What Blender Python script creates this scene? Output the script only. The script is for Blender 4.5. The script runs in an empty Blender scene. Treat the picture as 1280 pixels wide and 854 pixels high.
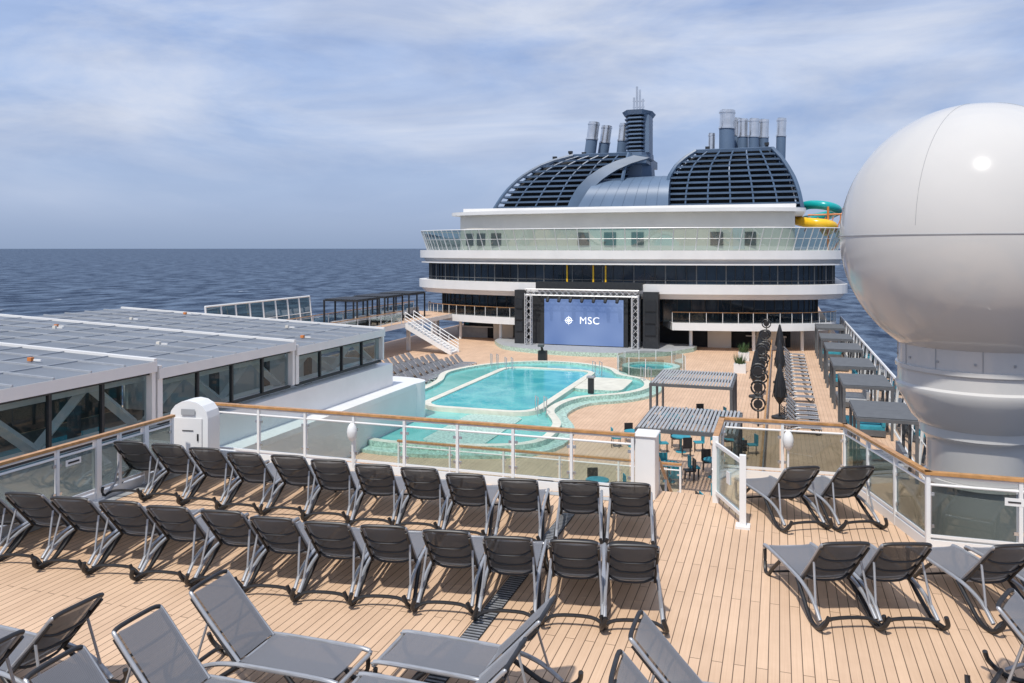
import bpy, math, random
from mathutils import Vector, Matrix
random.seed(7)
S=bpy.context.scene
PI=math.pi
# ---------------------------------------------------------------- materials
def mat(name, col, rough=.5, metal=0., var=.06, scale=3., bump=0., spec=.5, detail=4):
    m=bpy.data.materials.new(name); m.use_nodes=True
    nt=m.node_tree; b=nt.nodes['Principled BSDF']
    b.inputs['Roughness'].default_value=rough; b.inputs['Metallic'].default_value=metal
    b.inputs['Specular IOR Level'].default_value=spec
    tc=nt.nodes.new('ShaderNodeTexCoord')
    n=nt.nodes.new('ShaderNodeTexNoise'); n.inputs['Scale'].default_value=scale; n.inputs['Detail'].default_value=detail
    nt.links.new(tc.outputs['Object'],n.inputs['Vector'])
    r=nt.nodes.new('ShaderNodeValToRGB')
    r.color_ramp.elements[0].position=.3; r.color_ramp.elements[1].position=.7
    r.color_ramp.elements[0].color=(*[c*(1-var) for c in col],1)
    r.color_ramp.elements[1].color=(*[min(1,c*(1+var)) for c in col],1)
    nt.links.new(n.outputs['Fac'],r.inputs['Fac']); nt.links.new(r.outputs['Color'],b.inputs['Base Color'])
    if bump>0:
        bp=nt.nodes.new('ShaderNodeBump'); bp.inputs['Strength'].default_value=bump; bp.inputs['Distance'].default_value=.02
        nt.links.new(n.outputs['Fac'],bp.inputs['Height']); nt.links.new(bp.outputs['Normal'],b.inputs['Normal'])
    return m
def glassmat(name,tint,rough=.02,refl=.12,milk=.0,milkcol=(.6,.7,.7),fm=.5):
    m=bpy.data.materials.new(name); m.use_nodes=True; nt=m.node_tree
    nt.nodes.clear(); L=nt.links
    o=nt.nodes.new('ShaderNodeOutputMaterial'); t=nt.nodes.new('ShaderNodeBsdfTransparent'); t.inputs[0].default_value=(*tint,1)
    d=nt.nodes.new('ShaderNodeBsdfDiffuse'); d.inputs[0].default_value=(*milkcol,1)
    g=nt.nodes.new('ShaderNodeBsdfGlossy'); g.inputs['Roughness'].default_value=rough
    g.inputs[0].default_value=(.9,.95,1,1)
    mx0=nt.nodes.new('ShaderNodeMixShader'); mx0.inputs[0].default_value=milk
    L.new(t.outputs[0],mx0.inputs[1]); L.new(d.outputs[0],mx0.inputs[2])
    lw=nt.nodes.new('ShaderNodeFresnel'); lw.inputs[0].default_value=1.45
    mu=nt.nodes.new('ShaderNodeMath'); mu.operation='MULTIPLY_ADD'; mu.inputs[1].default_value=fm; mu.inputs[2].default_value=refl*.3
    L.new(lw.outputs[0],mu.inputs[0])
    mx=nt.nodes.new('ShaderNodeMixShader'); L.new(mu.outputs[0],mx.inputs[0]); L.new(mx0.outputs[0],mx.inputs[1]); L.new(g.outputs[0],mx.inputs[2])
    L.new(mx.outputs[0],o.inputs[0]); return m
def deckmat(name,c1,c2,mortar,row=.125,msize=.006):
    m=bpy.data.materials.new(name); m.use_nodes=True; nt=m.node_tree; L=nt.links
    b=nt.nodes['Principled BSDF']; b.inputs['Roughness'].default_value=.6; b.inputs['Specular IOR Level'].default_value=.3
    tc=nt.nodes.new('ShaderNodeTexCoord'); mp=nt.nodes.new('ShaderNodeMapping'); mp.inputs['Rotation'].default_value=(0,0,PI/2)
    L.new(tc.outputs['Object'],mp.inputs['Vector'])
    br=nt.nodes.new('ShaderNodeTexBrick'); L.new(mp.outputs[0],br.inputs['Vector'])
    br.inputs['Scale'].default_value=1; br.inputs['Brick Width'].default_value=2.6; br.inputs['Row Height'].default_value=row
    br.inputs['Mortar Size'].default_value=msize; br.inputs['Mortar Smooth'].default_value=.2; br.inputs['Bias'].default_value=0
    br.offset=.37
    br.inputs['Color1'].default_value=(*c1,1); br.inputs['Color2'].default_value=(*c2,1); br.inputs['Mortar'].default_value=(*mortar,1)
    n=nt.nodes.new('ShaderNodeTexNoise'); n.inputs['Scale'].default_value=.7; n.inputs['Detail'].default_value=8; n.inputs['Roughness'].default_value=.65
    L.new(tc.outputs['Object'],n.inputs['Vector'])
    r=nt.nodes.new('ShaderNodeValToRGB'); r.color_ramp.elements[0].position=.3; r.color_ramp.elements[0].color=(.85,.83,.81,1)
    r.color_ramp.elements[1].position=.65; r.color_ramp.elements[1].color=(1,1,1,1); L.new(n.outputs['Fac'],r.inputs['Fac'])
    mg=nt.nodes.new('ShaderNodeMapping'); mg.inputs['Scale'].default_value=(60,1.5,1); L.new(tc.outputs['Object'],mg.inputs[0])
    ng=nt.nodes.new('ShaderNodeTexNoise'); ng.inputs['Scale'].default_value=1; ng.inputs['Detail'].default_value=3; L.new(mg.outputs[0],ng.inputs['Vector'])
    rg=nt.nodes.new('ShaderNodeValToRGB'); rg.color_ramp.elements[0].position=.3; rg.color_ramp.elements[0].color=(.92,.91,.90,1); rg.color_ramp.elements[1].position=.7; L.new(ng.outputs['Fac'],rg.inputs[0])
    mx=nt.nodes.new('ShaderNodeMixRGB'); mx.blend_type='MULTIPLY'; mx.inputs[0].default_value=1
    mx2=nt.nodes.new('ShaderNodeMixRGB'); mx2.blend_type='MULTIPLY'; mx2.inputs[0].default_value=1
    L.new(br.outputs['Color'],mx.inputs[1]); L.new(r.outputs['Color'],mx.inputs[2]); L.new(mx.outputs[0],mx2.inputs[1]); L.new(rg.outputs[0],mx2.inputs[2]); L.new(mx2.outputs[0],b.inputs['Base Color'])
    bp=nt.nodes.new('ShaderNodeBump'); bp.inputs['Strength'].default_value=.4; bp.inputs['Distance'].default_value=.004; bp.invert=True
    L.new(br.outputs['Fac'],bp.inputs['Height']); L.new(bp.outputs[0],b.inputs['Normal'])
    return m
WHITE=mat('white_paint',(.74,.74,.73),.35,var=.03,scale=1.2)
WHITE2=mat('white_band_paint',(.71,.70,.685),.45,var=.05,scale=.4)
RAD=mat('radome_gelcoat',(.56,.55,.53),.11,var=.03,scale=.6,spec=.4)
CREAM=mat('cream_wall',(.68,.64,.57),.5,var=.05,scale=.5)
NAVY=mat('navy_grey_paint',(.07,.115,.185),.4,var=.15,scale=.4)
NAVY2=mat('navy_panel_paint',(.11,.165,.25),.45,var=.10,scale=.3)
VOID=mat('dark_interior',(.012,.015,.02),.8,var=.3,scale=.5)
BLACK=mat('black_plastic',(.018,.018,.02),.42,var=.2,scale=8)
BLACKM=mat('black_metal',(.02,.022,.025),.5,var=.2,scale=4)
ALU=mat('grey_aluminium',(.36,.37,.39),.35,metal=.35,var=.08,scale=8)
STEEL=mat('stainless_steel',(.66,.67,.69),.22,metal=.8,var=.12,scale=1.2)
TEAK=mat('varnished_teak',(.46,.24,.09),.35,var=.25,scale=9)
GREYF=mat('grey_ledge_paint',(.33,.34,.35),.6,var=.1)
DGREY=mat('dark_grey_frame',(.10,.105,.11),.5,var=.1)
HALLF=mat('hall_interior_floor',(.05,.065,.065),.5,var=.5,scale=.6)
TRUSS=mat('truss_aluminium',(.6,.6,.6),.4,metal=.3,var=.05)
TEALC=mat('teal_cushion',(.03,.25,.32),.8,var=.2)
YEL=mat('yellow_slide',(.85,.5,.02),.25,var=.05)
TEALS=mat('teal_slide',(.01,.36,.36),.25,var=.05)
ORA=mat('orange_steel',(.6,.2,.05),.4,var=.1)
MOSA=mat('pool_mosaic_rim',(.38,.53,.46),.35,var=.4,scale=8)
POOLC=mat('pool_cream_coping',(.66,.64,.54),.45,var=.1,scale=2)
DGLASS=mat('dark_tinted_glass',(.012,.022,.035),.06,var=.8,scale=.25,spec=.8)
GLASS=glassmat('rail_glass',(.84,.90,.89),refl=.05,fm=.45)
SGLASS=glassmat('smoked_rail_glass',(.60,.64,.62),refl=.08,fm=.5)
WGLASS=glassmat('wall_glass',(.60,.70,.70),refl=.08,fm=.5)
WSGLASS=glassmat('windscreen_glass',(.40,.50,.48),refl=.25,milk=.08,milkcol=(.25,.32,.31),fm=.8)
DECK=deckmat('plank_deck',(.715,.505,.345),(.65,.455,.31),(.15,.10,.065),row=.115,msize=.0055)
DECK2=deckmat('pool_deck_planks',(.69,.48,.33),(.63,.435,.30),(.34,.23,.16),row=.2,msize=.008)
def slingmat(name,col,alpha):
    m=bpy.data.materials.new(name); m.use_nodes=True; nt=m.node_tree; L=nt.links
    b=nt.nodes['Principled BSDF']; b.inputs['Roughness'].default_value=.55
    tc=nt.nodes.new('ShaderNodeTexCoord'); w=nt.nodes.new('ShaderNodeTexChecker'); w.inputs['Scale'].default_value=160
    L.new(tc.outputs['Object'],w.inputs['Vector'])
    w.inputs['Color1'].default_value=(*col,1); w.inputs['Color2'].default_value=(*[c*.6 for c in col],1)
    L.new(w.outputs['Color'],b.inputs['Base Color']); b.inputs['Alpha'].default_value=alpha
    b.inputs['Sheen Weight'].default_value=.3
    return m
SLING=slingmat('grey_sling_mesh',(.19,.195,.215),.80)
SLINGB=slingmat('black_sling_mesh',(.014,.014,.016),.76)
def poolwater(name,c1,c2):
    m=bpy.data.materials.new(name); m.use_nodes=True; nt=m.node_tree; L=nt.links
    b=nt.nodes['Principled BSDF']; b.inputs['Roughness'].default_value=.05
    tc=nt.nodes.new('ShaderNodeTexCoord')
    v=nt.nodes.new('ShaderNodeTexVoronoi'); v.feature='DISTANCE_TO_EDGE'; v.inputs['Scale'].default_value=.9
    n=nt.nodes.new('ShaderNodeTexNoise'); n.inputs['Scale'].default_value=.8; n.inputs['Detail'].default_value=3
    L.new(tc.outputs['Object'],n.inputs['Vector'])
    ad=nt.nodes.new('ShaderNodeMixRGB'); ad.inputs[0].default_value=.6; L.new(tc.outputs['Object'],ad.inputs[1]); L.new(n.outputs['Color'],ad.inputs[2])
    L.new(ad.outputs[0],v.inputs['Vector'])
    r=nt.nodes.new('ShaderNodeValToRGB'); r.color_ramp.elements[0].color=(*c2,1); r.color_ramp.elements[1].color=(*c1,1); r.color_ramp.elements[1].position=.25
    L.new(v.outputs['Distance'],r.inputs['Fac']); L.new(r.outputs[0],b.inputs['Base Color'])
    bp=nt.nodes.new('ShaderNodeBump'); bp.inputs['Strength'].default_value=.25; bp.inputs['Distance'].default_value=.05
    n2=nt.nodes.new('ShaderNodeTexNoise'); n2.inputs['Scale'].default_value=3; L.new(tc.outputs['Object'],n2.inputs['Vector'])
    L.new(n2.outputs['Fac'],bp.inputs['Height']); L.new(bp.outputs[0],b.inputs['Normal']); return m
PW1=poolwater('shallow_pool_water',(.12,.46,.43),(.19,.54,.50))
PW2=poolwater('deep_pool_water',(.055,.42,.47),(.13,.54,.55))
# ---------------------------------------------------------------- builder
class B:
    def __init__(s): s.v=[];s.f=[];s.m=[];s.mats=[]
    def mi(s,m):
        if m not in s.mats: s.mats.append(m)
        return s.mats.index(m)
    def add(s,vs,fs,m):
        o=len(s.v); s.v+= [tuple(v) for v in vs]; k=s.mi(m)
        for f in fs: s.f.append(tuple(i+o for i in f)); s.m.append(k)
    def box(s,c,d,m,rz=0.,rx=0.,ry=0.):
        R=Matrix.Rotation(rz,3,'Z')@Matrix.Rotation(ry,3,'Y')@Matrix.Rotation(rx,3,'X'); c=Vector(c)
        vs=[c+R@Vector((x*d[0]/2,y*d[1]/2,z*d[2]/2)) for x in(-1,1) for y in(-1,1) for z in(-1,1)]
        s.add(vs,[(0,1,3,2),(4,6,7,5),(0,4,5,1),(2,3,7,6),(0,2,6,4),(1,5,7,3)],m)
    def bx(s,x0,x1,y0,y1,z0,z1,m): s.box(((x0+x1)/2,(y0+y1)/2,(z0+z1)/2),(abs(x1-x0),abs(y1-y0),abs(z1-z0)),m)
    def prism(s,poly,z0,z1,m,mtop=None):
        n=len(poly); vs=[(p[0],p[1],z0) for p in poly]+[(p[0],p[1],z1) for p in poly]
        s.add(vs,[(i,(i+1)%n,(i+1)%n+n,i+n) for i in range(n)]+[tuple(range(n-1,-1,-1))],m)
        s.add(vs[n:],[tuple(range(n))],mtop or m)
    def tube(s,pts,r,m,sides=8,closed=False,r2=None):
        pts=[Vector(p) for p in pts]; n=len(pts); rings=[]
        for i,p in enumerate(pts):
            a=pts[i-1] if (i>0 or closed) else p; b=pts[(i+1)%n] if (i<n-1 or closed) else p
            t=(b-a).normalized(); up=Vector((0,0,1)) if abs(t.z)<.95 else Vector((1,0,0))
            x=t.cross(up).normalized(); y=t.cross(x).normalized()
            rr=r if r2 is None else r+(r2-r)*i/(n-1)
            rings.append([p+(x*math.cos(2*PI*k/sides)+y*math.sin(2*PI*k/sides))*rr for k in range(sides)])
        vs=[v for q in rings for v in q]; fs=[]
        for i in range(n if closed else n-1):
            j=(i+1)%n
            for k in range(sides): fs.append((i*sides+k,i*sides+(k+1)%sides,j*sides+(k+1)%sides,j*sides+k))
        if not closed: fs+= [tuple(range(sides-1,-1,-1)),tuple((n-1)*sides+k for k in range(sides))]
        s.add(vs,fs,m)
    def lathe(s,c,prof,m,seg=48):
        vs=[];fs=[];n=len(prof)
        for (r,z) in prof:
            for k in range(seg): vs.append((c[0]+r*math.cos(2*PI*k/seg),c[1]+r*math.sin(2*PI*k/seg),z))
        for i in range(n-1):
            for k in range(seg): fs.append((i*seg+k,i*seg+(k+1)%seg,(i+1)*seg+(k+1)%seg,(i+1)*seg+k))
        s.add(vs,fs,m)
    def strip(s,pa,pb,m):
        n=len(pa); vs=list(pa)+list(pb); s.add(vs,[(i,i+1,n+i+1,n+i) for i in range(n-1)],m)
    def mesh(s,name,smooth=False):
        me=bpy.data.meshes.new(name); me.from_pydata(s.v,[],s.f)
        for q in s.mats: me.materials.append(q)
        me.polygons.foreach_set('material_index',s.m)
        if smooth: me.polygons.foreach_set('use_smooth',[True]*len(s.f))
        me.update(); return me
    def obj(s,name,parent=None,smooth=False,bevel=0,loc=None,rz=0):
        o=bpy.data.objects.new(name,s.mesh(name,smooth)); S.collection.objects.link(o)
        if parent: o.parent=parent
        if loc: o.location=loc
        o.rotation_euler[2]=rz
        if smooth:
            md=o.modifiers.new('edge','EDGE_SPLIT'); md.split_angle=math.radians(38)
        if bevel:
            md=o.modifiers.new('bev','BEVEL'); md.width=bevel; md.segments=2; md.limit_method='ANGLE'
        return o
def empty(name):
    e=bpy.data.objects.new(name,None); S.collection.objects.link(e); return e
def smoothclosed(pts,n=6):
    out=[];N=len(pts)
    for i in range(N):
        p0,p1,p2,p3=[Vector(pts[(i+k-1)%N]) for k in range(4)]
        for j in range(n):
            t=j/n; out.append(.5*((2*p1)+(p2-p0)*t+(2*p0-5*p1+4*p2-p3)*t*t+(3*p1-p0-3*p2+p3)*t**3))
    return out
def smoothopen(pts,n=5):
    P=[pts[0]]+list(pts)+[pts[-1]]; out=[]
    for i in range(1,len(P)-2):
        p0,p1,p2,p3=[Vector(P[i+k-1]) for k in range(4)]
        for j in range(n):
            t=j/n; out.append(.5*((2*p1)+(p2-p0)*t+(2*p0-5*p1+4*p2-p3)*t*t+(3*p1-p0-3*p2+p3)*t**3))
    out.append(Vector(pts[-1])); return out
def offset(poly,d):
    n=len(poly); out=[]
    for i in range(n):
        a=Vector(poly[i-1][:2]);c=Vector(poly[(i+1)%n][:2]); t=(c-a).normalized(); nn=Vector((t.y,-t.x)); p=Vector(poly[i][:2])
        out.append(p+nn*d)
    return out
ZP=-5.2   # pool deck level
# ---------------------------------------------------------------- sea
b=B(); R=60000; seg=64; vs=[(0,0,-52)]+[(R*math.cos(2*PI*k/seg),R*math.sin(2*PI*k/seg),-52) for k in range(seg)]
SEA=bpy.data.materials.new('sea_water'); SEA.use_nodes=True; nt=SEA.node_tree; L=nt.links
bs=nt.nodes['Principled BSDF']; bs.inputs['Roughness'].default_value=.5; bs.inputs['Specular IOR Level'].default_value=.08
tc=nt.nodes.new('ShaderNodeTexCoord')
n1=nt.nodes.new('ShaderNodeTexNoise'); n1.inputs['Scale'].default_value=.04; n1.inputs['Detail'].default_value=11; n1.inputs['Roughness'].default_value=.7
mp=nt.nodes.new('ShaderNodeMapping'); mp.inputs['Scale'].default_value=(1,.55,1); mp.inputs['Rotation'].default_value=(0,0,.3)
L.new(tc.outputs['Object'],mp.inputs[0]); L.new(mp.outputs[0],n1.inputs['Vector'])
bp=nt.nodes.new('ShaderNodeBump'); bp.inputs['Strength'].default_value=1; bp.inputs['Distance'].default_value=5
L.new(n1.outputs['Fac'],bp.inputs['Height']); L.new(bp.outputs[0],bs.inputs['Normal'])
cr=nt.nodes.new('ShaderNodeValToRGB'); e=cr.color_ramp.elements
e[0].position=.41; e[0].color=(.010,.024,.055,1); e[1].position=.60; e[1].color=(.105,.15,.22,1)
L.new(n1.outputs['Fac'],cr.inputs[0])
n2=nt.nodes.new('ShaderNodeTexNoise'); n2.inputs['Scale'].default_value=.012; n2.inputs['Detail'].default_value=12; n2.inputs['Roughness'].default_value=.78
L.new(mp.outputs[0],n2.inputs['Vector'])
c2=nt.nodes.new('ShaderNodeValToRGB'); c2.color_ramp.elements[0].position=.655; c2.color_ramp.elements[1].position=.69
L.new(n2.outputs['Fac'],c2.inputs[0])
mx=nt.nodes.new('ShaderNodeMixRGB'); L.new(c2.outputs[0],mx.inputs[0]); L.new(cr.outputs[0],mx.inputs[1]); mx.inputs[2].default_value=(.75,.8,.85,1)
L.new(mx.outputs[0],bs.inputs['Base Color'])
b.add(vs,[(0,1+k,1+(k+1)%seg) for k in range(seg)],SEA); b.obj('sea')
# ---------------------------------------------------------------- hull & pool deck
b=B(); hp=[(-38,-70),(6,-70),(6,150),(-4,190),(-16,205),(-28,190),(-38,150)]
b.prism(hp,-54,ZP-.3,WHITE2); b.obj('ship_hull')
b=B(); b.prism(hp,ZP-.298,ZP,WHITE2,DECK2); b.obj('pool_deck')
# ---------------------------------------------------------------- lounger deck
dp=[(-11.45,-8),(6,-8),(6,13.2),(2.05,13.2),(1.2,16.15),(-1.12,16.0),(-1.12,14.6),(-2.2,14.6),(-2.2,14.2),(-11.45,14.2)]
b=B(); b.prism(dp,-.32,0,WHITE,DECK)
b.bx(-11.2,-10.98,-7.9,13.9,.004,.012,GREYF); b.bx(-10.97,-2.5,13.72,13.9,.004,.012,GREYF)
b.obj('sun_deck')
b=B(); b.bx(-3.42,-3.2,6.6,13.7,.004,.010,BLACKM)
for i in range(110): b.bx(-3.41,-3.21,6.65+i*.064,6.675+i*.064,.010,.016,ALU)
b.obj('deck_drain_grate')
b=B(); b.bx(-11.2,5.8,-7.5,12.6,ZP,-.33,CREAM); b.obj('deckhouse_below')
b=B(); b.bx(-11.4,-.6,12.7,22.6,-2.95,-2.7,WHITE); b.bx(-11.39,-.61,12.71,22.59,-2.696,-2.69,DECK2)
for x in (-11,-6,-1): b.bx(x-.15,x+.15,22,22.3,ZP,-2.96,WHITE)
b.obj('lower_terrace')
# ---------------------------------------------------------------- railings
def railing(name,pts,z0=0.,h=1.12,glass=GLASS,step=1.1,teak=True,kick=True,wood=TEAK):
    b=B()
    for (a,c) in zip(pts[:-1],pts[1:]):
        a=Vector((*a,0));c=Vector((*c,0)); d=c-a; Ln=d.length; t=d.normalized(); ang=math.atan2(d.y,d.x); mid=(a+c)/2
        n=max(1,round(Ln/step))
        if teak: b.box((mid.x,mid.y,z0+h),(Ln+.08,.10,.045),wood,rz=ang)
        b.tube([a+Vector((0,0,z0+h-.05)),c+Vector((0,0,z0+h-.05))],.022,WHITE)
        b.tube([a+Vector((0,0,z0+h-.17)),c+Vector((0,0,z0+h-.17))],.02,WHITE)
        if kick: b.box((mid.x,mid.y,z0+.075),(Ln,.05,.15),WHITE,rz=ang)
        b.box((mid.x,mid.y,z0+.205),(Ln,.035,.04),WHITE,rz=ang)
        for i in range(n+1):
            p=a+t*(Ln*i/n)
            b.box((p.x,p.y,z0+(h-.02)/2),(.05,.06,h-.02),WHITE,rz=ang)
            if i<n:
                q=a+t*(Ln*(i+.5)/n)
                b.box((q.x,q.y,z0+.585),(Ln/n-.11,.012,.70),glass,rz=ang)
                for s_ in (-1,1):
                    for zz in (.35,.82):
                        e_=q+t*(s_*(Ln/n/2-.05)); b.box((e_.x,e_.y,z0+zz),(.07,.03,.05),STEEL,rz=ang)
    return b.obj(name)
railing('deck_railing',[(-11.3,14.0),(-2.45,14.0)],step=1.1)
railing('deck_railing',[(-11.25,-3),(-11.25,12.7)],glass=SGLASS,step=1.3)
railing('deck_railing',[(-1.05,14.3),(-1.05,15.9),(1.15,16.02),(2.05,13.0),(5.6,13.05)],glass=SGLASS,step=1.1)
railing('terrace_railing',[(-11.2,22.4),(-2.6,22.4)],z0=-2.69,step=1.6,glass=GLASS)
b=B(); b.box((-11.19,10.35,.83),(.012,.30,.10),WHITE); b.box((-11.18,10.35,.83),(.006,.22,.03),BLACK); b.obj('notice_plate')
b=B(); b.box((3.15,12.99,.80),(.24,.012,.11),WHITE); b.box((3.15,12.98,.80),(.16,.006,.02),BLACK); b.obj('notice_plate')
b=B()
for y in (10.9,12.0): b.bx(-11.3,-11.2,y-.05,y+.05,.0,1.08,WHITE); b.bx(-11.33,-11.17,y-.09,y+.09,.013,.04,WHITE)
b.obj('rail_gate_posts')
def raillight(x,y):
    b=B(); prof=[(0,.98)]+[(.10*math.sin(a),.80+.18*math.cos(a)) for a in [.3,.6,1.,1.4,1.57,2.,2.5,2.9]]+[(0,.62)]
    b.lathe((x,y),prof,WHITE,16); b.tube([(x,y+.02,.1),(x,y+.02,.7)],.02,WHITE); b.obj('rail_floodlight',smooth=True)
raillight(-7.93,13.84); raillight(.15,15.82)
# cabinet
b=B(); pr=[]
for k in range(9):
    a=PI*k/8; pr.append((.42*math.cos(a),1.0+.34*math.sin(a)))
pts=[(.42,0)]+pr+[(-.42,0)]; n=len(pts)
vs=[(p[0],-.22,p[1]) for p in pts]+[(p[0],.22,p[1]) for p in pts]
b.add(vs,[tuple(range(n)),tuple(range(2*n-1,n-1,-1))]+[(i,i+n,(i+1)%n+n,(i+1)%n) for i in range(n)],WHITE)
b.box((0,-.235,.62),(.6,.02,.75),WHITE2); b.box((.22,-.25,.62),(.03,.03,.14),BLACK); b.box((0,-.248,1.12),(.3,.006,.12),GREYF)
b.tube([(-.12,-.252,.75),(.12,-.252,.75)],.01,BLACK); b.box((0,0,.03),(.9,.5,.06),GREYF)
b.obj('life_vest_cabinet',bevel=.02,loc=(-11.25,13.35,0),rz=math.radians(8))
b=B(); b.bx(-2.42,-2.06,14.03,14.5,-.3,1.08,WHITE); b.bx(-2.45,-2.03,14.0,14.53,1.08,1.12,WHITE2); b.obj('stair_pillar',bevel=.02)
b=B(); N=15
for i in range(N):
    z=-.18*(i+1); y=14.6+.28*i; b.bx(-2.2,-1.15,y,y+.30,z-.16,z-.01,WHITE2); b.bx(-2.19,-1.16,y+.02,y+.29,z-.008,z,DECK2)
for x in (-2.22,-1.12):
    b.tube([(x,14.5,.98),(x,18.8,-1.7)],.035,TEAK); b.tube([(x,14.5,.5),(x,18.8,-2.2)],.018,WHITE)
    for k in range(5):
        y=14.6+k; z0=-(k)*.62; b.tube([(x,y,z0-.1),(x,y,z0+.95)],.022,WHITE)
b.obj('deck_staircase')
b=B(); 
for (x,y) in ((-1.05,14.25),(-.55,13.1)): b.bx(x-.05,x+.05,y-.05,y+.05,0,1.14,WHITE)
a=math.atan2(13.1-14.25,.5); 
for z in (.18,1.02): b.box((-.8,13.675,z),(1.2,.04,.06),WHITE,rz=a)
b.box((-.8,13.675,.6),(1.12,.012,.76),GLASS,rz=a)
b.box((-.55,13.1,.02),(.22,.22,.04),WHITE); b.box((-.8,13.675,.6),(.14,.03,.2),WHITE,rz=a)
b.obj('deck_gate')
# ---------------------------------------------------------------- sun loungers
def lounger_mesh():
    b=B(); X=.325
    def sheet(p0,p1,w,m,off,th=.012,sag=.02,k=8,back=None):
        p0=Vector(p0);p1=Vector(p1); d=(p1-p0); nn=Vector((0,-d.z,d.y)).normalized()
        if nn.z<0: nn=-nn
        for side in range(2):
            rows=[]
            for i in range(k+1):
                row=[]
                for j in range(5):
                    xx=(j/4-.5)*w; q=p0+d*(i/k)+nn*(off-side*th-sag*(1-(2*j/4-1)**2)); row.append((xx,q.y,q.z))
                rows.append(row)
            vs=[v for r in rows for v in r]; fs=[]
            for i in range(k):
                for j in range(4): fs.append((i*5+j,i*5+j+1,(i+1)*5+j+1,(i+1)*5+j))
            b.add(vs,fs,m)
            if back: m=back
    sheet((0,.84,.345),(0,-.2,.345),.58,SLING,.012)
    H=Vector((0,-.22,.35)); T=Vector((0,-.76,.93))
    sheet(H,T,.53,SLING,.035,th=.03,sag=.025,back=SLINGB)
    for s in (-1,1):
        x=X*s
        b.tube(smoothopen([(x,.90,.30),(x,.84,.345),(x,.2,.35),(x,-.3,.335),(x,-.62,.25),(x*1.02,-.84,.10)],4),.024,ALU,8)
        b.tube(smoothopen([(x,-.18,.33),(x*1.06,-.42,.17),(x*1.12,-.66,.035),(x*1.14,-.86,.03),(x*1.10,-1.0,.12),(x*.98,-1.03,.23)],4),.026,BLACK,8)
        b.tube(smoothopen([(x,.35,.33),(x*1.05,.55,.16),(x*1.08,.68,.03),(x*1.08,.80,.03),(x*1.0,.88,.16),(x,.88,.28)],4),.024,BLACK,8)
        hx=.285*s
        b.tube(smoothopen([(hx,-.2,.35),(hx,-.5,.655),(hx*1.0,-.74,.915),(hx*.96,-.775,.95)],3),.020,ALU,8)
        b.tube(smoothopen([(hx,-.24,.33),(hx,-.52,.635),(hx*1.0,-.76,.895)],3),.016,BLACK,8)
        b.tube([(hx,-.56,.70),(x,-.70,.22)],.014,ALU,6)
    b.tube(smoothopen([(-.275,-.775,.95),(-.18,-.785,.968),(.18,-.785,.968),(.275,-.775,.95)],3),.022,BLACK,8)
    for t,w in ((.72,.28),(.42,.28),(.1,.28)):
        p=H.lerp(T,t); b.tube(smoothopen([(-w,p.y,p.z),(-w*.5,p.y-.05,p.z-.05),(w*.5,p.y-.05,p.z-.05),(w,p.y,p.z)],3),.014,BLACK,6)
    b.tube(smoothopen([(-.36,-.90,.06),(-.2,-.86,.13),(.2,-.86,.13),(.36,-.90,.06)],4),.022,BLACK,8)
    b.tube([(-X,.9,.3),(X,.9,.3)],.022,ALU,8); b.tube([(-X,-.2,.33),(X,-.2,.33)],.018,ALU,8)
    b.tube([(-X,.6,.09),(X,.6,.09)],.014,BLACK,6)
    return b.mesh('sun_lounger',True)
LM=lounger_mesh()
def lounger(hx,hy,deg,z=0.):
    """(hx,hy): where the top of the backrest is; deg: CCW turn from facing +y"""
    a=math.radians(deg+random.uniform(-2.5,2.5)); o=bpy.data.objects.new('sun_lounger',LM); S.collection.objects.link(o)
    d=Vector((-math.sin(a),math.cos(a)))
    o.location=(hx+d.x*.78,hy+d.y*.78,z); o.rotation_euler[2]=a
    md=o.modifiers.new('edge','EDGE_SPLIT'); md.split_angle=math.radians(45); return o
for i in range(10): lounger(-10.9+.8*i+random.uniform(-.03,.03),11.3+random.uniform(-.06,.06),11)
lounger(-2.8,11.45,11); lounger(-2.07,11.6,10)
for i in range(11): lounger(-10.77+.77*i+random.uniform(-.03,.03),8.35+.06*i+random.uniform(-.06,.06),11)
lounger(-2.28,9.1,11); lounger(-1.6,9.2,11)
lounger(.34,13.3,26); lounger(1.15,13.6,26)
lounger(.73,10.05,21); lounger(1.4,10.25,21); lounger(2.6,10.6,22); lounger(3.35,10.85,22)
lounger(2.1,9.0,-118)
lounger(2.35,8.15,-118)
lounger(-5.6,6.85,-88); lounger(-5.67,5.95,-90); lounger(-5.72,5.1,-90)
lounger(-6.4,5.98,90); lounger(-6.45,5.15,90)
lounger(-2.1,7.35,92); lounger(-2.12,6.45,92)
lounger(-1.25,7.3,-88); lounger(-1.28,6.5,-88)
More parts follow.
